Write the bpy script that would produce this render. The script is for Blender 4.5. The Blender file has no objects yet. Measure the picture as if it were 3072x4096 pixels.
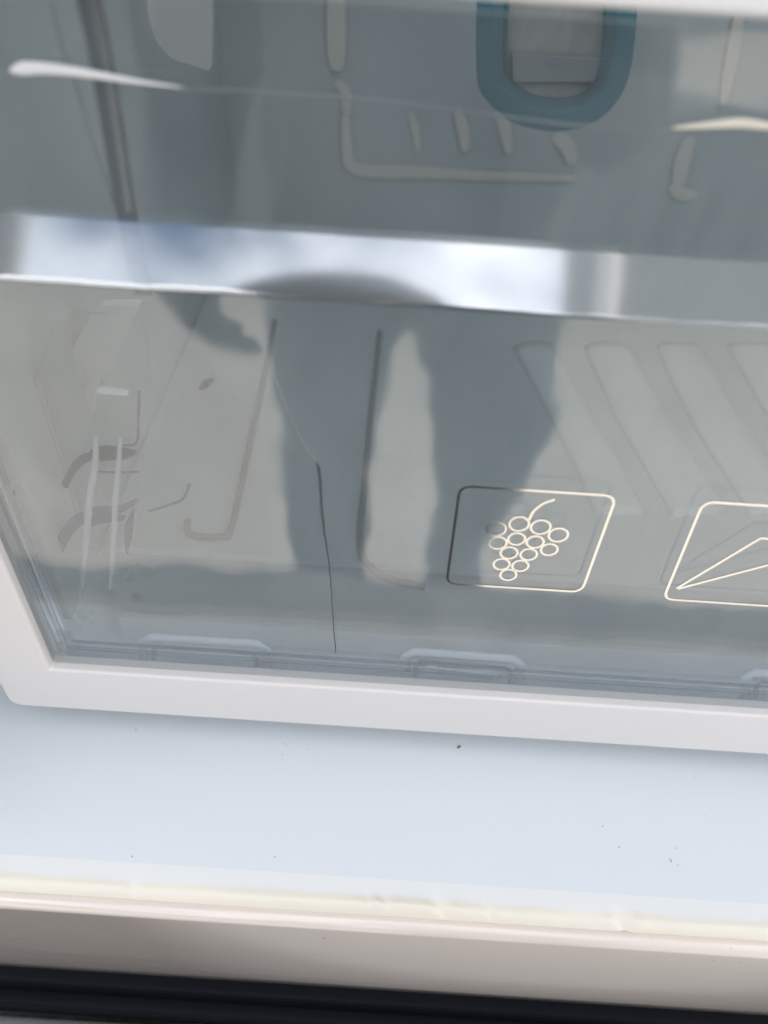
import bpy, bmesh, math, random
from mathutils import Vector, Matrix
R = math.radians
S = bpy.context.scene
random.seed(4)

# ------------------------------------------------------------------ camera, sky, sun, exposure
ZC = 1.20                     # lens height above the yard
DP = 0.139                    # lens to the drawer front
PITCH, ROLL, F = R(44.0), R(3.75), 3100.0       # F in pixels of a 3072 x 4096 picture
CAM = Vector((0, -DP, ZC))
FWD = Vector((0, math.cos(PITCH), -math.sin(PITCH)))
UP0 = Vector((0, math.sin(PITCH), math.cos(PITCH)))
X0 = Vector((1, 0, 0))
RT = X0*math.cos(ROLL) + UP0*math.sin(ROLL)
UP = UP0*math.cos(ROLL) - X0*math.sin(ROLL)
cd = bpy.data.cameras.new('camera'); cam = bpy.data.objects.new('camera', cd)
S.collection.objects.link(cam)
m = Matrix((RT, UP, -FWD)).transposed().to_4x4(); m.translation = CAM
cam.matrix_world = m
cd.sensor_fit = 'VERTICAL'; cd.sensor_height = 24.0; cd.lens = 24.0*F/4096.0
cd.clip_start = 0.005; cd.clip_end = 2000
cd.dof.use_dof = True; cd.dof.focus_distance = 0.227; cd.dof.aperture_fstop = 5.4
S.camera = cam

SUN_EL, SUN_AZ = R(38), R(84)          # azimuth clockwise from +Y (behind the fridge, to the right)
sdir = Vector((math.sin(SUN_AZ)*math.cos(SUN_EL), math.cos(SUN_AZ)*math.cos(SUN_EL), math.sin(SUN_EL)))
W = bpy.data.worlds.new('World'); S.world = W; W.use_nodes = True
nt = W.node_tree; nt.nodes.clear()
def nd(nt, t, **k):
    n = nt.nodes.new(t)
    for a, v in k.items():
        if a.startswith('i_'): n.inputs[a[2:].replace('_', ' ')].default_value = v
        else: setattr(n, a, v)
    return n
out = nd(nt, 'ShaderNodeOutputWorld'); bg = nd(nt, 'ShaderNodeBackground'); bg.inputs['Strength'].default_value = 0.15
sky = nd(nt, 'ShaderNodeTexSky', sky_type='NISHITA', sun_disc=False, sun_elevation=SUN_EL, sun_rotation=SUN_AZ)
sky.air_density = 1.0; sky.dust_density = 3.5
tc = nd(nt, 'ShaderNodeTexCoord')
mp = nd(nt, 'ShaderNodeMapping'); mp.inputs['Scale'].default_value = (2.2, 2.2, 3.2); mp.inputs['Location'].default_value = (0.35, 0.2, 0.1)
noi = nd(nt, 'ShaderNodeTexNoise', i_Scale=1.5, i_Detail=6.0, i_Roughness=0.55)
cr = nd(nt, 'ShaderNodeValToRGB'); cr.color_ramp.elements[0].position = 0.34; cr.color_ramp.elements[1].position = 0.66
mix = nd(nt, 'ShaderNodeMix', data_type='RGBA'); mix.inputs['B'].default_value = (17, 17.2, 17.8, 1)
L = nt.links.new
L(tc.outputs['Generated'], mp.inputs['Vector']); L(mp.outputs['Vector'], noi.inputs['Vector'])
L(noi.outputs['Fac'], cr.inputs['Fac']); L(cr.outputs['Color'], mix.inputs['Factor'])
L(sky.outputs['Color'], mix.inputs['A']); L(mix.outputs['Result'], bg.inputs['Color']); L(bg.outputs[0], out.inputs[0])
sl = bpy.data.lights.new('sun', 'SUN'); sl.energy = 4.5; sl.angle = R(0.5); sl.color = (1, .95, .88)
so = bpy.data.objects.new('sun', sl); S.collection.objects.link(so)
so.rotation_euler = sdir.to_track_quat('Z', 'Y').to_euler(); so.location = sdir*5
S.view_settings.view_transform = 'Standard'; S.view_settings.look = 'None'
S.view_settings.exposure = 0.32; S.view_settings.gamma = 1
S.cycles.transparent_max_bounces = 40; S.cycles.max_bounces = 10
S.cycles.caustics_reflective = False; S.cycles.caustics_refractive = False
S.cycles.sample_clamp_indirect = 6.0

# ------------------------------------------------------------------ picture point -> point on a real plane
def ray(px, py):
    return (FWD*F + RT*(px-1536.0) - UP*(py-2048.0)).normalized()
def on_y(px, py, y):
    d = ray(px, py); return CAM + d*((y-CAM.y)/d.y)
def on_z(px, py, z):
    d = ray(px, py); return CAM + d*((z-CAM.z)/d.z)
def mirrored(px, py, dist, p0=Vector((0, 0, 0)), n=Vector((0, -1, 0))):
    """where the ray that the front at p0 (normal n) throws back meets the plane y = -dist"""
    d = ray(px, py); hit = CAM + d*((p0-CAM).dot(n)/d.dot(n)); r = d - n*(2*d.dot(n))
    return hit + r*((-dist-hit.y)/r.y), (hit-CAM).length

# ------------------------------------------------------------------ materials
def mat(name):
    M = bpy.data.materials.new(name); M.use_nodes = True; M.node_tree.nodes.clear(); return M, M.node_tree
def plastic(name, col, rough=.35, spec=.5, bump=0.0, bscale=60.0, var=0.0, vscale=20.0, metal=0.0, coat=0.0, sss=0.0, stretch=(1,1,1)):
    M, t = mat(name); o = nd(t, 'ShaderNodeOutputMaterial'); b = nd(t, 'ShaderNodeBsdfPrincipled')
    b.inputs['Base Color'].default_value = (*col, 1); b.inputs['Roughness'].default_value = rough
    b.inputs['Specular IOR Level'].default_value = spec; b.inputs['Metallic'].default_value = metal
    b.inputs['Coat Weight'].default_value = coat; b.inputs['Coat Roughness'].default_value = .12
    t.links.new(b.outputs[0], o.inputs[0])
    g = nd(t, 'ShaderNodeTexCoord'); q = nd(t, 'ShaderNodeMapping'); q.inputs['Scale'].default_value = stretch
    t.links.new(g.outputs['Object'], q.inputs['Vector'])
    if var:
        n = nd(t, 'ShaderNodeTexNoise', i_Scale=vscale, i_Detail=5.0, i_Roughness=.6); t.links.new(q.outputs[0], n.inputs['Vector'])
        c = nd(t, 'ShaderNodeMix', data_type='RGBA')
        c.inputs['A'].default_value = (*[max(0, v*(1-var)) for v in col], 1); c.inputs['B'].default_value = (*[min(1, v*(1+var)) for v in col], 1)
        t.links.new(n.outputs['Fac'], c.inputs['Factor']); t.links.new(c.outputs['Result'], b.inputs['Base Color'])
        r = nd(t, 'ShaderNodeMapRange'); r.inputs['To Min'].default_value = max(.02, rough-.08); r.inputs['To Max'].default_value = rough+.1
        t.links.new(n.outputs['Fac'], r.inputs['Value']); t.links.new(r.outputs[0], b.inputs['Roughness'])
    if bump:
        n2 = nd(t, 'ShaderNodeTexNoise', i_Scale=bscale, i_Detail=4.0); t.links.new(q.outputs[0], n2.inputs['Vector'])
        bb = nd(t, 'ShaderNodeBump', i_Strength=bump, i_Distance=.001); t.links.new(n2.outputs['Fac'], bb.inputs['Height'])
        t.links.new(bb.outputs[0], b.inputs['Normal'])
    return M
def clear(name, tint, ior=1.5, rough=.02, bump=.1, bscale=9.0, haze=0.0, hazecol=(.5,.53,.54), stretch=(1,1,1), smear=0.0, bdetail=1.0):
    """thin clear plastic: Fresnel mirror over tinted see-through, a little milky"""
    M, t = mat(name); o = nd(t, 'ShaderNodeOutputMaterial')
    tr = nd(t, 'ShaderNodeBsdfTransparent'); tr.inputs[0].default_value = (*tint, 1)
    gl = nd(t, 'ShaderNodeBsdfGlossy'); gl.inputs['Roughness'].default_value = rough; gl.inputs['Color'].default_value = (1,1,1,1)
    ge = nd(t, 'ShaderNodeNewGeometry'); mi = nd(t, 'ShaderNodeMix'); mi.inputs['A'].default_value = ior; mi.inputs['B'].default_value = 1/ior
    t.links.new(ge.outputs['Backfacing'], mi.inputs['Factor'])
    fr = nd(t, 'ShaderNodeFresnel'); t.links.new(mi.outputs['Result'], fr.inputs['IOR'])
    last = tr.outputs[0]
    if haze:
        di = nd(t, 'ShaderNodeBsdfDiffuse'); di.inputs[0].default_value = (*hazecol, 1)
        hm = nd(t, 'ShaderNodeMixShader'); hm.inputs[0].default_value = haze
        if smear:
            g0 = nd(t, 'ShaderNodeTexCoord'); q0 = nd(t, 'ShaderNodeMapping'); q0.inputs['Scale'].default_value = (1, 1, .45); q0.inputs['Rotation'].default_value = (0, .5, 0)
            t.links.new(g0.outputs['Object'], q0.inputs['Vector'])
            n0 = nd(t, 'ShaderNodeTexNoise', i_Scale=34.0, i_Detail=6.0, i_Roughness=.6, i_Distortion=.8); t.links.new(q0.outputs[0], n0.inputs['Vector'])
            r0 = nd(t, 'ShaderNodeMapRange'); r0.inputs['From Min'].default_value = .32; r0.inputs['From Max'].default_value = .72; r0.inputs['To Min'].default_value = haze*.3; r0.inputs['To Max'].default_value = haze+smear
            t.links.new(n0.outputs['Fac'], r0.inputs['Value']); t.links.new(r0.outputs[0], hm.inputs[0])
        t.links.new(last, hm.inputs[1]); t.links.new(di.outputs[0], hm.inputs[2]); last = hm.outputs[0]
    mx = nd(t, 'ShaderNodeMixShader'); t.links.new(fr.outputs[0], mx.inputs[0]); t.links.new(last, mx.inputs[1]); t.links.new(gl.outputs[0], mx.inputs[2])
    t.links.new(mx.outputs[0], o.inputs[0])
    if bump:
        g = nd(t, 'ShaderNodeTexCoord'); q = nd(t, 'ShaderNodeMapping'); q.inputs['Scale'].default_value = stretch
        t.links.new(g.outputs['Object'], q.inputs['Vector'])
        n = nd(t, 'ShaderNodeTexNoise', i_Scale=bscale, i_Detail=bdetail); t.links.new(q.outputs[0], n.inputs['Vector'])
        b = nd(t, 'ShaderNodeBump', i_Strength=bump, i_Distance=.004); t.links.new(n.outputs['Fac'], b.inputs['Height'])
        t.links.new(b.outputs[0], gl.inputs['Normal'])
    return M

M_front = clear('smoky_clear_plastic', (.845,.872,.88), ior=1.85, rough=.05, bump=.10, bscale=24, bdetail=2.0, haze=.05, hazecol=(.62,.65,.66), smear=.055)
M_rim = clear('clear_rim_plastic', (.78,.84,.88), ior=1.4, bump=.0, bscale=40, haze=.10, hazecol=(.30,.35,.40))
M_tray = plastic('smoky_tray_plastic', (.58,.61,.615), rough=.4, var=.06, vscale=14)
M_pale = plastic('pale_tray_plastic', (.62,.61,.60), rough=.3)
M_dark = plastic('dark_smoky_plastic', (.10,.115,.13), rough=.35)
M_trim = plastic('white_trim_plastic', (.80,.77,.75), rough=.42, var=.012, vscale=30, bump=.03, bscale=900)
M_liner = plastic('white_liner_plastic', (.73,.77,.80), rough=.38, var=.012, vscale=9, bump=.02, bscale=500)
M_warmglint = plastic('warm_glint_plastic', (.80,.755,.64), rough=.36, var=.03, vscale=16, bump=.15, bscale=40, stretch=(.4,1,1))  # yellowish tone for the warm glint rod on the upper front
M_lip = plastic('glossy_cabinet_lip', (.77,.68,.605), rough=.2, coat=1.0, var=.05, vscale=12, bump=.05, bscale=60, stretch=(.15,1,1.6))
M_black = plastic('black_rubber', (.007,.008,.011), rough=.45, spec=.30, var=.1, vscale=90, bump=.06, bscale=300)
M_black.node_tree.nodes['Principled BSDF'].inputs['IOR'].default_value = 1.16
M_grey = plastic('grey_textured_plastic', (.16,.17,.17), rough=.55, bump=.6, bscale=1400)
M_foil = plastic('silver_foil', (.86,.83,.785), rough=.07, metal=1.0)
M_white = plastic('white_highlight_plastic', (.80,.80,.80), rough=.35)
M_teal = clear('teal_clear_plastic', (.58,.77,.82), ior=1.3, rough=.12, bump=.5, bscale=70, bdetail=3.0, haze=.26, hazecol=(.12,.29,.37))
M_seam = clear('seam_plastic', (.70,.72,.74), ior=1.1, bump=0, haze=.12, hazecol=(.08,.09,.10))
M_fin = clear('fin_plastic', (.30,.38,.52), ior=1.05, bump=0, haze=.15, hazecol=(.06,.08,.12))
M_seamline = plastic('seam_line', (.27,.27,.26), rough=.5)
M_mirrorpale = plastic('pale_reflection', (.82,.75,.70), rough=.5)
M_patch = plastic('pale_patch_plastic', (.74,.71,.68), rough=.4)
M_creaseglint = plastic('bright_glint_metal', (.90,.90,.90), rough=.2, metal=.7)
M_groove = plastic('groove_plastic', (.25,.265,.275), rough=.4)
M_rimdark = clear('dark_rim_plastic', (.66,.73,.79), ior=1.2, bump=0, haze=.3, hazecol=(.13,.18,.22))  # darker blue-grey tint for strips along the clear rim
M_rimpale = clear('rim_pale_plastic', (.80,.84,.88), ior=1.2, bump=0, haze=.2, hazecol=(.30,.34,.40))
M_clipdark = plastic('clip_groove', (.19,.21,.25), rough=.4)
M_glintwhite = plastic('white_glint', (.88,.88,.9), rough=.25)  # white tone for the painted glints
M_clip = plastic('clip_plastic', (.84,.87,.92), rough=.3)
M_milky = clear('milky_streak_plastic', (.9,.92,.93), ior=1.4, bump=0, haze=.48, hazecol=(.92,.94,.97))
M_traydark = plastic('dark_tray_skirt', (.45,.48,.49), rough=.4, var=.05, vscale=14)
M_pocket = clear('pocket_plastic', (.93,.94,.95), ior=1.35, bump=.3, bscale=60, haze=.07, hazecol=(.66,.66,.68))
M_rib = plastic('tray_rib_plastic', (.71,.73,.73), rough=.4)
M_finpale = clear('pale_fin_plastic', (.46,.53,.66), ior=1.05, bump=0, haze=.1, hazecol=(.16,.18,.22))
M_clipwarm = plastic('warm_clip_plastic', (.90,.87,.86), rough=.35)
M_pale2 = plastic('frosted_clip_plastic', (.80,.81,.80), rough=.35)
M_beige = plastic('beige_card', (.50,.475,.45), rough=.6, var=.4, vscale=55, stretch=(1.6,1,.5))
M_band2 = clear('mirror_like_grip_plastic', (.90,.92,.94), ior=3.0, rough=.065, bump=.035, bscale=26)
M_cardpale = plastic('pale_card', (.545,.52,.49), rough=.6)
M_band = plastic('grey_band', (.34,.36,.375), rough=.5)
M_crack = plastic('crack_edge', (.06,.066,.08), rough=.4)
M_crack2 = plastic('crack_glint', (.34,.36,.37), rough=.2)
M_grime = clear('corner_grime', (.94,.94,.89), ior=1.02, bump=0, haze=.06, hazecol=(.14,.13,.07))
M_dirt = plastic('dirt', (.06,.05,.042), rough=.8)
M_rust = plastic('rust_fleck', (.24,.11,.035), rough=.8)
M_glass = clear('shelf_glass', (.92,.95,.94), ior=1.5, bump=0)
M_ground = plastic('concrete_yard', (.47,.43,.38), rough=.85, var=.22, vscale=3, bump=.4, bscale=40)
M_brick = plastic('rendered_wall', (.30,.32,.325), rough=.9, var=.15, vscale=2, bump=.3, bscale=30)
M_darkwall = plastic('dark_render', (.15,.16,.165), rough=.9, var=.2, vscale=3)
M_shed = plastic('grey_boards', (.22,.23,.24), rough=.8, var=.15, vscale=4)
M_pipe = plastic('pale_pipe', (.58,.57,.55), rough=.5)
M_roof = plastic('roof_tile', (.16,.09,.07), rough=.8)
M_win = plastic('window_glass', (.04,.05,.06), rough=.08)
M_cloth = plastic('dark_trousers', (.045,.05,.058), rough=.9, var=.3, vscale=30)
M_coat = plastic('dark_jacket', (.035,.04,.045), rough=.85, var=.2, vscale=25)
M_skin = plastic('skin', (.20,.13,.10), rough=.5)
M_hair = plastic('dark_hair', (.02,.016,.013), rough=.6)

M_rolled = plastic('yellowed_rolled_edge', (.80,.75,.645), rough=.34, bump=.12, bscale=40, stretch=(.4,1,1))
def two_tone(M, white, y0, y1):
    t = M.node_tree; b = [n for n in t.nodes if n.type == 'BSDF_PRINCIPLED'][0]
    g = nd(t, 'ShaderNodeTexCoord'); sp = nd(t, 'ShaderNodeSeparateXYZ'); t.links.new(g.outputs['Object'], sp.inputs[0])
    q = nd(t, 'ShaderNodeMapping'); q.inputs['Scale'].default_value = (1, .3, .3); t.links.new(g.outputs['Object'], q.inputs['Vector'])
    n = nd(t, 'ShaderNodeTexNoise', i_Scale=38.0, i_Detail=3.0); t.links.new(q.outputs[0], n.inputs['Vector'])
    a = nd(t, 'ShaderNodeMath', operation='MULTIPLY_ADD'); a.inputs[1].default_value = .0035; t.links.new(n.outputs['Fac'], a.inputs[0]); t.links.new(sp.outputs['Y'], a.inputs[2])
    r = nd(t, 'ShaderNodeMapRange'); r.inputs['From Min'].default_value = y1+.00175; r.inputs['From Max'].default_value = y0+.00175
    t.links.new(a.outputs[0], r.inputs['Value'])
    c = nd(t, 'ShaderNodeMix', data_type='RGBA'); c.inputs['A'].default_value = b.inputs['Base Color'].default_value; c.inputs['B'].default_value = (*white, 1)
    t.links.new(r.outputs[0], c.inputs['Factor']); t.links.new(c.outputs['Result'], b.inputs['Base Color'])
two_tone(M_rolled, (.80,.815,.81), -.0488, -.0508)

# ------------------------------------------------------------------ mesh helpers
def link(name, bm, material, parent=None, smooth=True, bevel=0.0, seg=2, sub=0):
    me = bpy.data.meshes.new(name); bmesh.ops.recalc_face_normals(bm, faces=bm.faces[:]); bm.to_mesh(me); bm.free()
    me.materials.append(material)
    for p in me.polygons: p.use_smooth = smooth
    o = bpy.data.objects.new(name, me); S.collection.objects.link(o)
    if parent is not None: o.parent = parent
    if bevel:
        b = o.modifiers.new('bevel', 'BEVEL'); b.width = bevel; b.segments = seg; b.limit_method = 'ANGLE'; b.angle_limit = R(40)
        b.harden_normals = True
    if sub:
        s = o.modifiers.new('sub', 'SUBSURF'); s.levels = s.render_levels = sub
    return o
def empty(name, label, cat, group=None):
    o = bpy.data.objects.new(name, None); S.collection.objects.link(o); tag(o, label, cat, group); return o
def tag(o, label=None, cat=None, group=None, kind=None):
    for k, v in (('label', label), ('category', cat), ('group', group), ('kind', kind)):
        if v: o[k] = v
    return o
def box(bm, x0, x1, y0, y1, z0, z1):
    v = [bm.verts.new((x, y, z)) for x in (x0, x1) for y in (y0, y1) for z in (z0, z1)]
    for f in ((0,1,3,2),(4,6,7,5),(0,4,5,1),(2,3,7,6),(0,2,6,4),(1,5,7,3)): bm.faces.new([v[i] for i in f])
def boxes(*bs):
    bm = bmesh.new()
    for b in bs: box(bm, *b)
    return bm
def extrude_profile(pts, x0, x1, n=1):
    """closed (y, z) outline run along x"""
    bm = bmesh.new(); rings = []
    for i in range(n+1):
        x = x0 + (x1-x0)*i/n; rings.append([bm.verts.new((x, y, z)) for y, z in pts])
    k = len(pts)
    for a, b in zip(rings, rings[1:]):
        for i in range(k): bm.faces.new((a[i], a[(i+1)%k], b[(i+1)%k], b[i]))
    bm.faces.new(rings[0]); bm.faces.new(rings[-1][::-1]); return bm
def plate(poly, y0, y1):
    """(x, z) outline given the depth y0..y1"""
    bm = bmesh.new(); a = [bm.verts.new((x, y0, z)) for x, z in poly]; b = [bm.verts.new((x, y1, z)) for x, z in poly]
    k = len(poly); bm.faces.new(a); bm.faces.new(b[::-1])
    for i in range(k): bm.faces.new((a[i], a[(i+1)%k], b[(i+1)%k], b[i]))
    return bm
def rod(bm, pts, w, d, nrm, closed=False, n=8, taper=None, flat=False):
    """rounded strip along pts: w across, d along nrm"""
    pts = [Vector(p) for p in pts]; nrm = Vector(nrm).normalized(); k = len(pts); rings = []
    for i, p in enumerate(pts):
        a = pts[(i-1)%k] if (closed or i) else p; b = pts[(i+1)%k] if (closed or i < k-1) else p
        t = (b-a).normalized(); s = t.cross(nrm)
        s = s.normalized() if s.length > 1e-6 else Vector((1,0,0)); q = s.cross(t).normalized()
        f = 1.0 if taper is None else taper(i/(k-1))
        if flat:
            rings.append([bm.verts.new(p + s*(a_*w*.5) + q*(b_*d*.5)) for a_, b_ in ((-1,-1),(1,-1),(1,1),(-1,1))]); continue
        rings.append([bm.verts.new(p + s*(math.cos(2*math.pi*j/n)*w*.5*f) + q*(math.sin(2*math.pi*j/n)*d*.5*f)) for j in range(n)])
    if flat: n = 4
    for i in range(k if closed else k-1):
        a, b = rings[i], rings[(i+1)%k]
        for j in range(n): bm.faces.new((a[j], a[(j+1)%n], b[(j+1)%n], b[j]))
    if not closed: bm.faces.new(rings[0][::-1]); bm.faces.new(rings[-1])
def smooth_line(p, steps=8, closed=False):
    p = [Vector(v) for v in p]; k = len(p); o = []
    for i in range(k if closed else k-1):
        g = lambda j: p[j % k] if closed else p[max(0, min(k-1, j))]
        a, b, c, d = g(i-1), g(i), g(i+1), g(i+2)
        for s in range(steps):
            t = s/steps
            o.append(.5*((2*b) + (c-a)*t + (2*a-5*b+4*c-d)*t*t + (3*b-a-3*c+d)*t**3))
    if not closed: o.append(p[-1])
    return o
def round_poly(corners, r, seg=6):
    """rounded closed outline in any plane"""
    c = [Vector(v) for v in corners]; k = len(c); o = []
    for i in range(k):
        a, b, d = c[i-1], c[i], c[(i+1)%k]; u = (a-b).normalized(); v = (d-b).normalized()
        p, q = b+u*r, b+v*r
        for s in range(seg+1):
            t = s/seg; o.append(p*(1-t)**2 + b*2*t*(1-t) + q*t*t)
    return o
def speck(bm, p, r, nrm):
    nrm = Vector(nrm); t = nrm.orthogonal().normalized(); b = nrm.cross(t); k = random.randint(5, 7); a0 = random.random()*6
    st = random.uniform(.75, 1.4)
    base = [bm.verts.new(p + t*(math.cos(a0+2*math.pi*i/k)*r*random.uniform(.6,1.2)*st) + b*(math.sin(a0+2*math.pi*i/k)*r*random.uniform(.6,1.2)/st)) for i in range(k)]
    c = bm.verts.new(p + nrm*r*.5)
    for i in range(k): bm.faces.new((base[i], base[(i+1)%k], c))
Y = (0, 1, 0)

# ------------------------------------------------------------------ the yard (only seen mirrored in the drawer front)
bm = bmesh.new(); s = 300
bm.faces.new([bm.verts.new(v) for v in ((-s,-s,0),(s,-s,0),(s,s,0),(-s,s,0))])
tag(link('ground', bm, M_ground, smooth=False), kind='structure')

FA = R(25); fn = Vector((0, -math.cos(FA), math.sin(FA))); fp = on_y(1536, 1215, 0.0015)
HX = mirrored(2255, 1050, 7.3, fp, fn)[0].x; PX = mirrored(2430, 1070, 6.0, fp, fn)[0].x; SX = mirrored(97, 920, 5.5, fp, fn)[0].x
house = empty('rendered_house', 'plain rendered house with dark windows across the yard, mirrored at the right', 'house')
house.location = (HX+2.4, -8.0, 0)
link('wall', boxes((-2.4, 2.4, .7, 2.0, 0, 5.6)), M_brick, house, smooth=False)
bm = bmesh.new()
v = [bm.verts.new(p) for p in ((-2.5,.55,5.604),(2.7,.55,5.604),(2.7,2.3,5.604),(-2.5,2.3,5.604),(-2.5,1.4,6.4),(2.7,1.4,6.4))]
for f in ((0,1,5,4),(2,3,4,5),(1,2,5),(3,0,4),(0,3,2,1)): bm.faces.new([v[i] for i in f])
link('roof', bm, M_roof, house, smooth=False)
for wx in (1.2,):
    for wz in (1.0,):
        w = link('window', boxes((wx-.45, wx+.45, 1.96, 2.02, wz, wz+1.2)), M_win, house, smooth=False)
        link('sill', boxes((wx-.55, wx+.55, 1.98, 2.1, wz-.08, wz-.003)), M_white, w, smooth=False)

# ------------------------------------------------------------------ the photographer (only seen mirrored)
def person_body():
    P0 = .60
    def leg(px, py, wpx):
        p, dd = mirrored(px, py, P0); dep = (CAM + ray(px, py)*dd - CAM).length + (p-(CAM+ray(px, py)*dd)).length
        return p, .5*wpx/F*dep*.95
    lt, lr = leg(1310, 1330, 560); lb, lbr = leg(1310, 2100, 400)
    rt, rr = leg(1985, 1330, 660); rb, rbr = leg(1845, 2080, 325)
    cro = mirrored(1620, 1200, P0)[0]
    pel = cro + Vector((0, 0, .15)); cx = pel.x
    jl = []
    def add(p, r, par): jl.append((Vector(p), r, par)); return len(jl)-1
    root = add(pel, .115, None)
    bel = add(pel + Vector((0, .02, .10)), .14, root)
    che = add(pel + Vector((-.01, -.01, .19)), .12, bel)
    nek = add(pel + Vector((-.02, .03, .27)), .055, che)
    add(pel + Vector((-.02, .05, .31)), .05, nek)
    lm, lmr = leg(1315, 1590, 490); rm, rmr = leg(1992, 1590, 550)
    for t, r0, md, mr, b, r1 in ((lt, lr, lm, lmr, lb, lbr), (rt, rr, rm, rmr, rb, rbr)):
        a = add(t, r0, root); a = add(md, mr, a); c = add(b, r1*.9, a)
        sl = (b-t)/max(1e-6, (t.z-b.z)); ank = Vector((b.x+sl.x*(b.z-.09)*.3, b.y-.02, .09))
        d = add(ank, .05, c); add(ank + Vector((0, .17, -.045)), .042, d)
    for sg in (-1, 1):
        sh = add(pel + Vector((sg*.14, .0, .19)), .055, che)
        if sg < 0:
            hp = mirrored(700, 1160, .44)[0]; ep = pel + Vector((-.21, -.02, .02)); wp = hp + (ep-hp)*.34
        else:
            hp = pel + Vector((.11, .26, .14)); ep = pel + Vector((.165, .03, .03)); wp = pel + Vector((.10, .20, .12))
        el = add(ep, .05, sh); wr = add(wp, .033, el); hd = add(hp, .034, wr)
        for q in range(4):
            k1 = add(hp + Vector((-sg*(.010+.012*q), .035, .025-.018*q)), .0095, hd)
            add(hp + Vector((-sg*(.040+.012*q), .042, .032-.018*q)), .008, k1)
        add(hp + Vector((-sg*.03, .005, .04)), .0105, hd)
    me = bpy.data.meshes.new('person')
    me.from_pydata([j[0] for j in jl], [(j[2], i) for i, j in enumerate(jl) if j[2] is not None], [])
    o = bpy.data.objects.new('person', me); S.collection.objects.link(o); me.materials.append(M_cloth)
    sk = o.modifiers.new('skin', 'SKIN')
    for i, j in enumerate(jl): me.skin_vertices[0].data[i].radius = (j[1], j[1])
    me.skin_vertices[0].data[0].use_root = True
    o.modifiers.new('sub', 'SUBSURF').render_levels = 3
    tx = bpy.data.textures.new('cloth_folds', 'CLOUDS'); tx.noise_scale = .11; tx.noise_depth = 2
    dm = o.modifiers.new('folds', 'DISPLACE'); dm.texture = tx; dm.strength = .022; dm.mid_level = .45
    return o, pel
person, pel = person_body()
tag(person, 'person in dark trousers and jacket standing before the fridge, mirrored in the clear drawer', 'person')
FA = R(25); fn = Vector((0, -math.cos(FA), math.sin(FA)))
fp = on_y(1536, 1215, 0.0015)
htop = mirrored(1365, 1128, .50, fp, fn)[0]
bm = bmesh.new(); bmesh.ops.create_uvsphere(bm, u_segments=24, v_segments=16, radius=1)
hc = Vector((htop.x, htop.y-.02, htop.z-.115))
for v in bm.verts:
    z = v.co.z; w = .078 if z > 0 else .078-.022*(-z)
    v.co = Vector((v.co.x*w*1.0, v.co.y*.095, z*.115)) + hc
link('head', bm, M_skin, person)
bm = bmesh.new(); bmesh.ops.create_uvsphere(bm, u_segments=24, v_segments=16, radius=1)
for v in bm.verts:
    z = max(v.co.z, -.15 if v.co.y < .2 else .35); v.co = Vector((v.co.x*.165, v.co.y*.103-.004, z*.122)) + hc
link('hair', bm, M_hair, person)
for sx in (-1, 1):
    bm = bmesh.new(); bmesh.ops.create_uvsphere(bm, u_segments=10, v_segments=8, radius=.011); bmesh.ops.translate(bm, verts=bm.verts, vec=hc+Vector((sx*.032, .086, 0)))
    link('eye', bm, M_white, person)
bm = bmesh.new(); rod(bm, [hc+Vector((0,.088,.0)), hc+Vector((0,.105,-.03)), hc+Vector((0,.09,-.04))], .022, .022, (1,0,0)); link('nose', bm, M_skin, person)
bm = bmesh.new(); rod(bm, [hc+Vector((-.022,.078,-.062)), hc+Vector((0,.088,-.064)), hc+Vector((.022,.078,-.062))], .009, .01, (0,0,1)); link('mouth', bm, M_rust, person)
bm = bmesh.new(); rod(bm, [hc+Vector((0,-.02,-.07)), pel+Vector((-.02,.04,.38))], .1, .1, (1,0,0)); link('neck', bm, M_skin, person)

bm = bmesh.new(); rod(bm, [Vector((PX-HX-2.4, 2.12, .05)), Vector((PX-HX-2.4, 2.12, 5.45))], .16, .16, (0,1,0)); link('downpipe', bm, M_pipe, house)
bm = bmesh.new(); rod(bm, [Vector((-2.36, 2.05, .05)), Vector((-2.36, 2.05, 5.5))], .10, .10, (0,1,0)); link('downpipe', bm, M_white, house)
WX = mirrored(2640, 300, 2.25)[0].x
wall = empty('darkening_wall', 'made-up dark grey wall behind the photographer, added to darken the reflection in the clear front', 'wall')  # unseen wall, added to darken what the upper front mirrors
link('darkening_panel', boxes((-7, WX, -2.5, -2.25, 0, .80)), M_darkwall, wall, smooth=False)
link('darkening_panel', boxes((WX+.003, WX+3.5, -2.5, -2.25, 0, .50)), M_darkwall, wall, smooth=False)
link('darkening_coping', boxes((-7.05, WX+.05, -2.55, -2.20, .803, .85)), M_darkwall, wall, smooth=False, bevel=.01)
shed = empty('grey_shed', 'narrow grey shed above the added dark wall, mirrored at the far left', 'shed')
shed.location = (SX-.5, -6.0, 0)
link('wall', boxes((-1.6, .45, .30, .5, 0, 3.9)), M_shed, shed, smooth=False)
link('roof', boxes((-1.7, .50, .25, .6, 3.903, 4.0)), M_roof, shed, smooth=False)
link('corner_board', boxes((.452, .50, .40, .52, 0, 3.85)), M_brick, shed, smooth=False)

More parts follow.
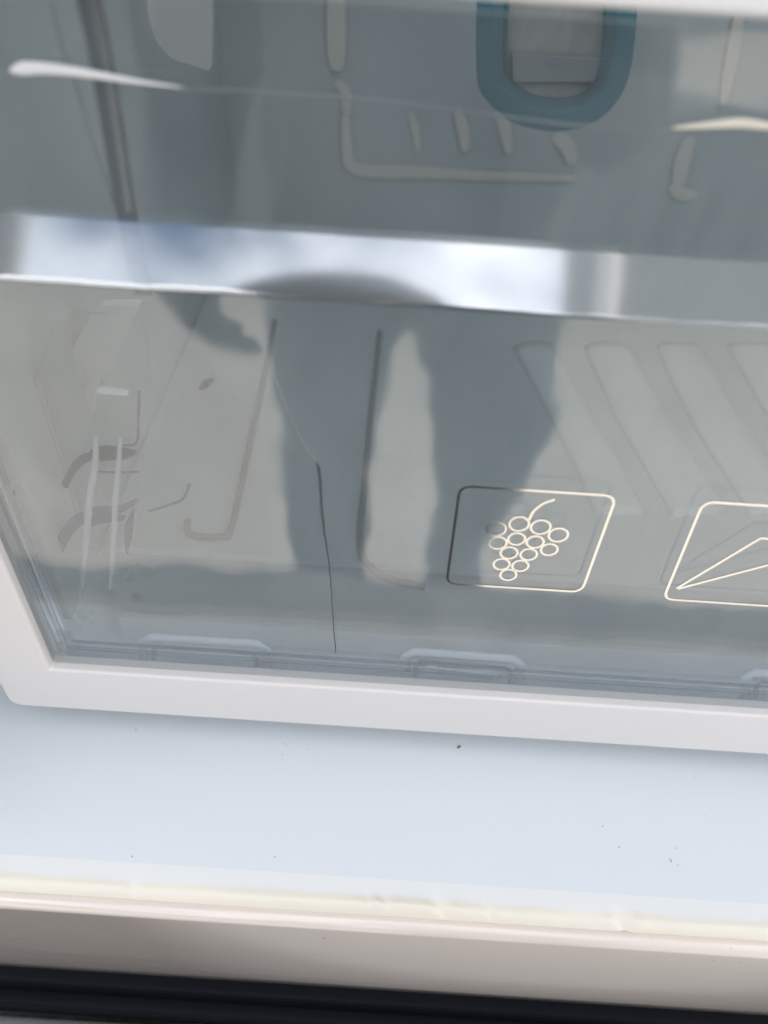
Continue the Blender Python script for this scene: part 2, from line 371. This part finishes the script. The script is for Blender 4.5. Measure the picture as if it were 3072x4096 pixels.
# ------------------------------------------------------------------ the fridge cabinet
fridge = empty('fridge', 'white fridge cabinet with yellowed liner edge and black door gasket under the drawer', 'fridge')
XL, XR = -.175, .40
YB = .42
H = lambda h: ZC - h
yl = -.0435; zl = H(.2500)
link('back_wall', boxes((XL, XR, YB, YB+.03, H(.30), ZC+.50)), M_liner, fridge, smooth=False)
link('side_wall', boxes((XL-.04, XL, -.058, YB+.03, H(.249), ZC+.50)), M_liner, fridge, smooth=False)
link('side_wall', boxes((XR, XR+.04, -.058, YB+.03, H(.249), ZC+.50)), M_liner, fridge, smooth=False)
link('top_panel', boxes((XL-.04, XR+.04, -.05, YB+.03, ZC+.503, ZC+.55)), M_liner, fridge, smooth=False)
# liner floor with the rolled, yellowed front edge; dents where the film has lifted
def liner_floor():
    bm = bmesh.new(); nx = 420; x0, x1 = XL-.04, XR+.04
    prof = [(YB, zl), (.2, zl), (.05, zl), (.0, zl+.0002), (-.02, zl+.0001), (-.0445, zl)]
    rings = []
    for i in range(nx+1):
        x = x0+(x1-x0)*i/nx; rings.append([bm.verts.new((x, y, z)) for y, z in prof])
    for a, b in zip(rings, rings[1:]):
        for i in range(len(prof)-1): bm.faces.new((a[i], a[i+1], b[i+1], b[i]))
    return bm
o = link('liner_floor', liner_floor(), M_liner, fridge)
dents = [(on_z(1770, 3600, zl).x, .0045, .0011), (on_z(1960, 3590, zl).x, .003, .0006), (on_z(2490, 3650, zl).x, .0042, .0011),
         (on_z(1560, 3580, zl).x, .0035, .0006), (on_z(560, 3480, zl).x, .004, .0005), (on_z(1480, 3570, zl).x, .0028, .0004)]
def liner_edge():
    bm = bmesh.new(); nx = 900; x0, x1 = XL-.04, XR+.04; nr = 14
    ya, za = -.0445, zl; yb, zb = -.0549, zl-.0052
    rings = []
    for i in range(nx+1):
        x = x0+(x1-x0)*i/nx; row = []
        wav = .00035*math.sin(x*55+1.1)+.0002*math.sin(x*143)+.0002*math.sin(x*31+2)
        for j in range(nr+1):
            t = j/nr
            if t < .45: y = ya+(yb-ya)*(t/.45)*.62; z = za - .0001*t
            else:
                a = (t-.45)/.55*math.pi/2; y = ya+(yb-ya)*(.62+.38*math.sin(a)); z = za-(za-zb)*(1-math.cos(a))
            bell = math.exp(-((t-.62)/.2)**2)
            dz = wav*bell
            for dx, w, dep in dents:
                q = (x-dx - (t-.6)*.006)/w
                dz += bell*1.25*dep*(-math.exp(-(q*2.2)**2) + .45*math.exp(-((q-1.1)*2)**2) + .4*math.exp(-((q+1.0)*2.2)**2))
            row.append(bm.verts.new((x, y+dz*.5*(t > .3), z+dz)))
        row.append(bm.verts.new((x, yb+.004, zb-.003)))
        rings.append(row)
    for a, b in zip(rings, rings[1:]):
        for i in range(len(a)-1): bm.faces.new((a[i], a[i+1], b[i+1], b[i]))
    return bm
link('liner_edge', liner_edge(), M_rolled, fridge)
def arc(cy, cz, r, a0, a1, n=8):
    return [(cy+r*math.cos(a0+(a1-a0)*i/n), cz+r*math.sin(a0+(a1-a0)*i/n)) for i in range(n+1)]
# cabinet lip: rounded top edge then a face that drops to the gasket
yf = -.0585
pr = arc(yf+.0032, H(.2526)-.0032, .0032, math.pi/2, math.pi, 14) + [(yf, H(.282)), (yf+.0001, H(.295)), (yf+.0004, H(.305)), (yf+.0009, H(.314)), (yf+.0020, H(.3222)), (-.03, H(.322)), (-.03, H(.2580)), (-.0540, H(.2580)), (-.0540, H(.2526))]
link('cabinet_lip', extrude_profile(pr, XL-.04, XR+.04, 2), M_lip, fridge, bevel=.0)
def bar(y, z, w, h, r):
    return round_poly([Vector((y, z, 0)), Vector((y+w, z, 0)), Vector((y+w, z-h, 0)), Vector((y, z-h, 0))], r)
g = [(p.x, p.y) for p in bar(-.0612, H(.3222), .02, .012, .0016)]
link('door_gasket', extrude_profile(g, XL-.03, XR+.03), M_black, fridge)
g = [(p.x, p.y) for p in bar(-.0667, H(.3300), .006, .012, .0022)]
link('door_gasket', extrude_profile(g, XL-.03, XR+.03), M_black, fridge)
link('freezer_door', boxes((XL-.04, XR+.04, -.155, -.0674, .08, H(.3385))), M_grey, fridge, bevel=.004)
link('freezer_cabinet', boxes((XL-.04, XR+.04, -.055, YB+.03, .05, H(.3348))), M_trim, fridge, smooth=False)

# ------------------------------------------------------------------ shelf above the drawer
shelf = empty('glass_shelf', 'white edged glass shelf above the clear drawer, at the upper right corner', 'shelf')
zs = on_y(2500, 46, -.004).z
link('front_strip', boxes((XL+.006, XR-.006, -.004, .006, zs, zs+.03)), M_white, shelf, bevel=.0015)
link('glass', boxes((XL+.006, XR-.006, .0065, .33, zs+.02, zs+.025)), M_glass, shelf, smooth=False)

# ------------------------------------------------------------------ the crisper drawer
drawer = empty('crisper_drawer', 'smoky clear crisper drawer with white trim, foil fruit icons and a crack in its front', 'drawer')
zi = on_y(900, 2693, 0).z              # top of the white trim
ic = on_y(210, 2645, 0)                # inner corner of the trim
zb = on_y(900, 2878, -.003).z
xo = ic.x - .0188
zt = ZC - .026
oc = [Vector((xo, 0, zb)), Vector((XR-.012, 0, zb)), Vector((XR-.012, 0, zt)), Vector((XR-.030, 0, zt)), Vector((XR-.030, 0, zi)), Vector((ic.x, 0, zi)), Vector((ic.x, 0, zt)), Vector((xo, 0, zt))]
out2 = []
for i, c in enumerate(oc):
    if i == 0:
        rr = .0045; out2 += [(xo+rr-rr*math.cos(a), zb+rr-rr*math.sin(a)) for a in [k*math.pi/2/6 for k in range(7)]]
    else: out2.append((c.x, c.z))
link('trim_frame', plate(out2, -.0030, .0036), M_trim, drawer, bevel=.0010, seg=3)

# clear front: lower face, rounded crease, a grip band that leans back, upper face
z1 = on_y(1536, 1215, 0).z; TH = .0026
d24 = ray(1536, 945); tb = None
k = -d24.z/d24.y
h1 = ZC-z1
t_f = (h1 - k*DP)/(math.cos(FA)+k*math.sin(FA))
yU, zU = t_f*math.sin(FA), z1 + t_f*math.cos(FA)
rc = .0025
tl = rc*math.tan(FA/2)
front = [(0, zi-.001)]
front += [(rc-rc*math.cos(FA*i/20), z1-tl+rc*math.sin(FA*i/20)) for i in range(21)]
front += [(yU, zU), (yU, zt-.002)]
back = [(y+TH, z-(0.0 if i else 0)) for i, (y, z) in enumerate(front)][::-1]
link('front_panel', extrude_profile(front+back, ic.x+.0002, XR-.0305), M_front, drawer, smooth=False)
panel = drawer.children[-1]
for p in panel.data.polygons: p.use_smooth = False
gp = [(y-.00025, z) for y, z in front[6:23]]
gp = [(gp[0][0], gp[0][1])] + gp[1:]
gb = [(y+.0002, z) for y, z in front[6:23]][::-1]
gp[-1] = (gp[-1][0]-.0002, gp[-1][1]-.0003); gb[0] = (gb[0][0]-.0002, gb[0][1]-.0003)
link('grip_band', extrude_profile(gp+[(y-.0003, z) for y, z in gb], ic.x+.001, XR-.032), M_band2, panel, smooth=False)
XB = lambda t: ic.x+.001+(XR-.034-ic.x)*t
def sstep(a, b, x):
    q = max(0, min(1, (x-a)/(b-a))); return q*q*(3-2*q)
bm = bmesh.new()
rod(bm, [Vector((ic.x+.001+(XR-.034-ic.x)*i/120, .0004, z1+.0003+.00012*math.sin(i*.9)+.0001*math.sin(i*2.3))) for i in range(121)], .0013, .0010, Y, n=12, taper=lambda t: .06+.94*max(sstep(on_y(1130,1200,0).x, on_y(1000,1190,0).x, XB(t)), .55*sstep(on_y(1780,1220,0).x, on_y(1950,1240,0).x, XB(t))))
link('crease_glint', bm, M_creaseglint, panel)  # rod added for the bright crease line, thinned where the person is mirrored
# thicker rim seen through the foot and the left edge of the front
link('front_rim', extrude_profile([(TH+.0002, zi-.001), (TH+.0002, zi+.0022), (.0034, zi+.0030), (.0044, zi+.0030), (.0044, zi-.001)], ic.x+.0033, XR-.034), M_rim, drawer, smooth=False, bevel=.0004)

# drawer body
zf = H(.200); xdl, xdr = ic.x+.004, XR-.035
YD = .300
link('base', boxes((xdl, xdr, .042, YD, zf-.003, zf)), M_tray, drawer, smooth=False)
link('side_wall', boxes((xdl-.003, xdl-.0005, .012, YD, zf-.003, zt-.015)), M_tray, drawer, smooth=False)
link('side_wall', boxes((xdr+.0005, xdr+.003, .012, YD, zf-.003, zt-.015)), M_tray, drawer, smooth=False)
link('rear_wall', boxes((xdl, xdr, YD+.0005, YD+.003, zf-.003, zt-.015)), M_tray, drawer, smooth=False)
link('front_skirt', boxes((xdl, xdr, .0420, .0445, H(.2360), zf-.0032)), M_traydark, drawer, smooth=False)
link('skirt_foot', boxes((xdl, xdr, .0390, .0445, H(.2490), H(.2363))), M_tray, drawer, bevel=.001)
# long ribs on the base
def px_rod(name, pts, plane, val, w, d, material, parent=drawer, closed=False, steps=6, lift=0.0, taper=None, smooth=True):
    P = [(on_y(x, y, val) if plane == 'y' else on_z(x, y, val)) for x, y in pts]
    nrm = (0,1,0) if plane == 'y' else (0,0,1)
    if smooth: P = smooth_line(P, steps, closed)
    bm = bmesh.new(); rod(bm, [p + Vector(nrm)*lift for p in P], w, d, nrm, closed, 10, taper); return link(name, bm, material, parent)
for pts, w in ([((2130,1390),(2270,1640),(2400,1880),(2480,2060)), .020], [((2430,1390),(2550,1640),(2700,1890),(2800,2060)), .024],
               [((2715,1390),(2830,1620),(2980,1860),(3110,2050)), .024], [((3000,1390),(3150,1640),(3300,1860)), .024]):
    px_rod('rib', pts, 'z', zf, w, .007, M_rib)
# raised long bar with a rounded near end
px_rod('rib', [(1100,1290),(1060,1500),(985,1850),(925,2120),(880,2152),(800,2152),(752,2135),(752,2090)], 'z', zf, .0022, .003, M_groove, lift=.0006, steps=5)
px_rod('rib', [(1520,1330),(1490,1600),(1462,1900),(1440,2160),(1470,2260),(1560,2320),(1700,2350)], 'z', zf, .0025, .003, M_groove, lift=.0003)

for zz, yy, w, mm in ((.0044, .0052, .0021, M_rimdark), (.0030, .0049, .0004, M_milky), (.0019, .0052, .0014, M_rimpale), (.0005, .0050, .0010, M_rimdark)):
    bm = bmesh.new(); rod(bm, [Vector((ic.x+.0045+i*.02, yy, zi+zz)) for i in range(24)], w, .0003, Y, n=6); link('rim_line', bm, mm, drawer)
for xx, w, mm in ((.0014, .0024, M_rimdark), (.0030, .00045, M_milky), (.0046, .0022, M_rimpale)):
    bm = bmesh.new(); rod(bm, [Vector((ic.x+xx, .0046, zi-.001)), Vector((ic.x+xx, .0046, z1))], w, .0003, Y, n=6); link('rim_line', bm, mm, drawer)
for pts in (((562,2613),(590,2615)), ((575,2648),(640,2655)), ((640,2618),(980,2640)), ((1710,2665),(1745,2668)), ((1730,2672),(2010,2700)), ((1705,2710),(1760,2716))):
    px_rod('clip_glint', pts, 'y', .0049, .0007, .0004, M_glintwhite, smooth=False)  # white rods painted in as glints at the clips
# clips that hold the trim, seen through the foot of the front
def clip(x0, y0, x1, y1, hh):
    c = [(x0-5, y0+hh), (x0, y0+18), (x0+30, y0), (x1-30, y1), (x1, y1+20), (x1+5, y1+hh)]
    P = [on_y(x, y, .0075) for x, y in c]
    bm = bmesh.new(); rod(bm, P, .0036, .0018, Y, n=10); o = link('clip', bm, M_clip, drawer)
    c = [(x0+38, y0+hh), (x0+40, y0+50), (x0+60, y0+38), (x1-60, y1+36), (x1-38, y1+52), (x1-36, y1+hh)]
    P = [on_y(x, y, .0062) for x, y in c]
    bm = bmesh.new(); rod(bm, P, .0019, .0006, Y, n=8); link('groove', bm, M_clipdark, o)
    c = [(x0+130, y0+82), (x1-110, y1+80)]
    P = [on_y(x, y, .0056) for x, y in c]
    bm = bmesh.new(); rod(bm, P, .0013, .0008, Y, n=8); link('clip_highlight', bm, M_white, o)  # white strip painted as a glossy highlight on the clip
clip(575, 2548, 1062, 2575, 110); clip(1625, 2605, 2080, 2635, 110); clip(2985, 2690, 3420, 2715, 110)

# drawer parts behind the front, plus strips added for glints and reflections
cp = lambda *q: [(.9259*x, 1120+.9259*y) for x, y in q]
px_rod('corner_seam', [(340,-60),(395,190),(445,480),(505,850),(575,1180)], 'y', .0075, .0042, .0004, M_seam)
px_rod('corner_seam', [(352,-60),(405,190),(455,480),(512,850)], 'y', .0060, .0006, .0003, M_seamline)
px_rod('corner_seam', [(374,-60),(424,190),(470,480),(526,850)], 'y', .0060, .0004, .0003, M_seamline)
px_rod('glint_runner', [(40,285),(120,272),(250,280),(420,305),(560,328),(740,352)], 'y', yU-.0006, .0025, .0010, M_white, taper=lambda t: min(1, 6*t+.15)*(1-t)**.8+.03)  # white rod drawn for a bright glint on the upper front
px_rod('glint_runner', [(740,352),(1500,400),(2300,500),(2780,520)], 'y', .012, .0005, .001, M_tray)
px_rod('glint_runner', [(2690,512),(2850,499),(2960,492),(3072,505),(3200,530)], 'y', yU-.0006, .0017, .0010, M_warmglint, taper=lambda t: .15+.85*math.sin(math.pi*t))  # warm rod drawn in place of a yellowish glint
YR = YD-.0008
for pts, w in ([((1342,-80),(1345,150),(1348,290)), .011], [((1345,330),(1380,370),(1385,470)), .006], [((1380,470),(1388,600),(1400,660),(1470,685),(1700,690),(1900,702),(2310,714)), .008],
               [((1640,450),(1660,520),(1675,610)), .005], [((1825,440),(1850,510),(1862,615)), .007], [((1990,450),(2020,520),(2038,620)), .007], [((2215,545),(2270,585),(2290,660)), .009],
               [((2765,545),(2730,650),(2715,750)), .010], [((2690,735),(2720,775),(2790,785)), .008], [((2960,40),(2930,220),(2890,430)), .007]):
    px_rod('reflection_strip', pts, 'y', YR, w, .0004, M_mirrorpale, taper=lambda t: .3+.7*math.sin(math.pi*min(1, .06+t*.9))**.7)  # made-up pale strips in place of a mirrored frame and fingers
def px_plate(name, pts, y, th, material, parent=None, r=None, bevel=.001):
    P = [on_y(a, b, y) for a, b in pts]
    if r: P = round_poly(P, r)
    return link(name, plate([(p.x, p.z) for p in P], y, y+th), material, parent or drawer, bevel=min(bevel, th*.2), smooth=False)
px_plate('bright_patch', [(575,-260),(855,-260),(845,292),(780,262),(690,240),(625,170),(592,60)], .16, .004, M_patch, r=.003)  # made-up plate in place of a bright patch mirrored beside the arm
for q, mm in (([(430,112),(600,112),(475,375),(405,445),(360,452),(258,422),(262,398),(332,260)], M_pale2), ([(256,434),(356,458),(349,640),(312,640),(290,560)], M_clipwarm), ([(358,458),(420,432),(392,600),(358,650)], M_clipwarm), ([(200,560),(250,622),(155,622)], M_clipwarm)):
    px_plate('divider_clip', cp(*q), .062, .004, mm, r=.0012)
px_rod('corner_highlight', [(384,1750),(380,1860),(358,2000),(345,2150),(335,2280),(318,2400)], 'y', .014, .0021, .002, M_milky, taper=lambda t: .4+.6*math.sin(math.pi*t)**.5)  # milky rod carries the highlight of the moulded corner
px_rod('corner_highlight', [(482,1750),(475,1860),(462,2000),(455,2150),(447,2280),(440,2360)], 'y', .014, .0017, .002, M_milky, taper=lambda t: .3+.7*math.sin(math.pi*t)**.5)  # second painted highlight of that corner
def fin(*q, m=None, y=.020, name='vent_fin'):
    P = smooth_line([on_y(a, b, y) for a, b in cp(*q)], 5, True)
    link(name, plate([(p.x, p.z) for p in P], y, y+.0012), m or M_fin, drawer, smooth=False)
fin((385,745),(440,727),(520,733),(586,750),(545,770),(430,780),(390,768))
fin((340,770),(372,757),(392,775),(345,812),(312,858),(291,900),(268,880),(285,838),(310,796))
fin((375,1000),(430,989),(520,983),(580,955),(586,972),(520,1006),(430,1012), m=M_finpale)
fin((370,1032),(440,1020),(530,1028),(525,1042),(450,1052),(380,1064), m=M_finpale)
fin((300,1040),(345,1015),(378,1030),(342,1070),(302,1120),(265,1186),(240,1170),(250,1105), m=M_finpale)
fin((52,922),(68,895),(128,832),(134,852),(78,924), m=M_finpale)
fin((540,1060),(575,1000),(570,1090),(552,1180),(540,1160), m=M_finpale)
fin((425,470),(470,474),(545,488),(540,500),(470,494),(425,488), m=M_glintwhite, y=.024, name='clip_glint')  # white sliver painted as a glint near the wedge
for q in (((395,783),(470,775),(552,768)), ((415,828),(540,832),(600,826)), ((600,480),(598,580),(590,700),(530,715)), ((640,998),(720,975),(790,945),(820,880))):
    px_rod('moulding_line', cp(*q), 'y', .030, .0008, .0006, M_finpale)
px_plate('corner_pocket', [(215,1260),(575,1275),(600,1500),(575,1880),(545,2070),(430,2200),(120,2210),(70,1850),(130,1500)], .034, .003, M_pocket, r=.008)
px_plate('corner_pocket', [(-260,1240),(120,1240),(110,1470),(180,1560),(120,1800),(-200,1800)], .045, .003, M_pocket, r=.006)
bm = bmesh.new()
for a, b, r in ((818,1542,.0030),(828,1530,.0026),(810,1552,.002)): speck(bm, on_z(a, b, zf)+Vector((0,0,.0003)), r, (0,0,1))
tag(link('floor_stain', bm, M_dirt, drawer, smooth=False), kind='stuff')

loop = empty('made_up_loop', 'made-up teal oval loop with a beige card, standing in for a teal reflection in the upper clear front', 'loop')  # added loop and card, in place of a reflected teal thing
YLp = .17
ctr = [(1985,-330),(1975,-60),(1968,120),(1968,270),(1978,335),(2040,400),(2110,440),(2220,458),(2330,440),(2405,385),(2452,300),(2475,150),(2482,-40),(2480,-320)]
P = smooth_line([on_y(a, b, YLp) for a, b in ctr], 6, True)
bm = bmesh.new(); rod(bm, P, .0112, .012, Y, True, 14); link('made_up_ring', bm, M_teal, loop)
link('made_up_card', plate([(p.x, p.z) for p in P], YLp+.004, YLp+.006), M_beige, loop, bevel=.0003, smooth=False)
px_plate('made_up_card_band', [(2045,215),(2420,235),(2415,330),(2050,330)], YLp+.0015, .002, M_band, loop)

# foil icons on the front
YI = -.00018
fw = .00070
cnr = [on_y(1840, 1943, YI), on_y(2466, 1984, YI), on_y(2326, 2368, YI), on_y(1786, 2334, YI)]
bm = bmesh.new(); rod(bm, round_poly(cnr, .0032), fw, .00010, Y, True, flat=True); link('icon_frame', bm, M_foil, panel, smooth=False)
icon_px = lambda cx, cy: (1536+.9259*cx, 1700+.9259*cy)
for cx, cy, rx in ((485,449,43),(584,427,44),(677,441,44),(753,475,43),(492,509,39),(573,492,38),(653,505,38),(714,538,37),(540,552,38),(625,559,37),(508,601,36),(589,608,36),(537,647,36)):
    c = on_y(*icon_px(cx, cy), YI); e = on_y(*icon_px(cx+rx, cy), YI); r = abs(e.x-c.x)*.97
    bm = bmesh.new(); rod(bm, [c+Vector((math.cos(a)*r, 0, math.sin(a)*r)) for a in [2*math.pi*i/28 for i in range(28)]], fw*.85, .00010, Y, True, flat=True)
    link('grape_outline', bm, M_foil, panel, smooth=False)
bm = bmesh.new(); rod(bm, smooth_line([on_y(*icon_px(*p), YI) for p in ((628,408),(645,374),(685,341),(738,322))]), fw, .00010, Y, flat=True); link('grape_stem', bm, M_foil, panel, smooth=False)
sz = abs(cnr[1].x-cnr[0].x)
a2 = on_y(*icon_px(1380, 331), YI); b2 = on_y(*icon_px(1206, 752), YI)
x2 = b2.x; cn2 = [Vector((a2.x, YI, a2.z)), Vector((a2.x+sz, YI, a2.z)), Vector((b2.x+sz, YI, b2.z)), b2]
bm = bmesh.new(); rod(bm, round_poly(cn2, .0032), fw, .00010, Y, True, flat=True); link('icon_frame', bm, M_foil, panel, smooth=False)
tip = on_y(*icon_px(1265, 705), YI); top = on_y(*icon_px(1628, 488), YI); bot = on_y(*icon_px(1659, 605), YI)
rt_ = top + Vector((.006, 0, -.001)); rb_ = bot + Vector((.003, 0, .0005))
bm = bmesh.new(); rod(bm, [tip, top] + smooth_line([top, rt_, rt_+Vector((.001,0,-.005)), rb_])[1:] + [bot, tip+Vector((.0003,0,-.0002))], fw, .00010, Y, True, flat=True); link('carrot_outline', bm, M_foil, panel, smooth=False)
bm = bmesh.new(); rod(bm, smooth_line([rt_+Vector((0,0,-.002)), rt_+Vector((.005,0,.004)), rt_+Vector((.009,0,.003)), rt_+Vector((.006,0,0)), rt_+Vector((.001,0,-.004))]), fw, .00010, Y, flat=True); link('carrot_leaf', bm, M_foil, panel, smooth=False)

# crack and scratches in the front
def mark(name, pts, w, material, y=-.0002, d=.0003, tp=None):
    P = smooth_line([on_y(x*1.8517, y_*1.8517, 0) for x, y_ in pts], 5)
    P = [p + Vector((random.uniform(-1,1)*w*.12, 0, 0)) for p in P]
    P = [Vector((p.x, y, p.z)) for p in P]
    bm = bmesh.new(); rod(bm, P, w, d, Y, n=6, taper=(tp or (lambda t: .35+.65*math.sin(math.pi*min(1, t*1.2+.08))**.6 if t < .75 else .65))); return link(name, bm, material, panel)
mark('crack', [(684,998),(690,1020),(694,1080),(699,1135),(706,1180),(712,1230),(717,1290),(720,1340),(723,1380),(725,1410)], .00085, M_crack, tp=lambda t: min(1, .3+t*8)*(1-.68*min(1, t/.62)))
mark('crack', [(607,690),(596,740),(588,790),(600,830),(622,885),(650,945),(684,998)], .00016, M_crack2)
mark('scratch', [(81,0),(108,110),(146,212),(178,320),(232,470)], .00013, M_crack, y=yU-.0002)

# ------------------------------------------------------------------ dirt
bm = bmesh.new()
for px, py, r in ((545,2922,5),(2705,2985,4),(2700,2987,3),(1100,1+3427,5),(2410,3307,5),(2475,3390,5),(2680,3440,5),(2700,3395,4),(2684,3447,5),(1230,3000,3),(2780,3108,4),(2060,3405,3),(1140,2978,4),(1150,2985,3),(1160,2974,3),(1130,3020,4),(2710,3462,4),(1960,3328,2.5),(2825,3262,3),(1420,3417,2),(530,3428,5)):
    p = on_z(px, py, zl); speck(bm, p+Vector((0,0,.0004)), r*2.6e-5*1.7, (0,0,1))
for i in range(36):
    p = Vector((random.uniform(XL, XR), random.uniform(-.044, .02), zl)); speck(bm, p+Vector((0,0,.0004)), random.choice((.00004,.00005,.00006,.00009)), (0,0,1))
tag(link('dirt_specks', bm, M_dirt, fridge, smooth=False), kind='stuff')
bm = bmesh.new()
p = on_z(1836, 2989, zl); speck(bm, p+Vector((0,0,.0004)), .0007, (0,0,1)); link('rust_fleck', bm, M_rust, fridge, smooth=False)
bm = bmesh.new()
for px, py, r in ((187,3688,4),(475,3708,3),(1296,3750,7),(1130,3748,4),(1150,3750,2),(1230,3756,2),(2855,3840,5),(2850,3835,3),(2905,3847,3),(2958,3848,4),(2890,3813,3),(2610,3760,5),(2925,3790,6),(3050,3770,4),(1835,3950,4),(1440,3770,3),(1920,3785,3),(2630,3830,3),(340,3690,2.5),(700,3715,2)):
    p = on_y(px, py, yf); speck(bm, p+Vector((0,-.0002,0)), r*3.2e-5*1.4, (0,-1,0))
tag(link('dirt_specks', bm, M_dirt, fridge, smooth=False), kind='stuff')
bm = bmesh.new()
for px, py, r in ((405,2312,3),(373,2365,3),(842,2225,5),(655,2167,3),(905,2498,4),(1950,1990+400,3),(260,2518,4),(285,2520,6),(245,2572,4),(1928,2247,4),(2265,2255,3),(2000,2395,3),(1588,610,6),(1320,965,4),(2030,1975,2),(1600,2513,2.5),(2860,1985,3),(1120,2490,2)):
    p = on_y(px, py, 0); speck(bm, p+Vector((0,-.0002,0)), r*2.4e-5*1.3, (0,-1,0))
tag(link('dirt_specks', bm, M_dirt, panel, smooth=False), kind='stuff')

bm = bmesh.new()
for i in range(26):
    t = random.random(); px = 245+t*95+random.uniform(-35,35); py = 2590-t*120+random.uniform(-45,45)
    p = on_y(px, py, .0031); speck(bm, p, random.uniform(.001,.0026), (0,1,0))
for i in range(8):
    p = on_y(random.uniform(440,620), random.uniform(2280,2400), .0031); speck(bm, p, random.uniform(.0014,.0026), (0,1,0))
tag(link('corner_grime', bm, M_grime, panel, smooth=False), kind='stuff')
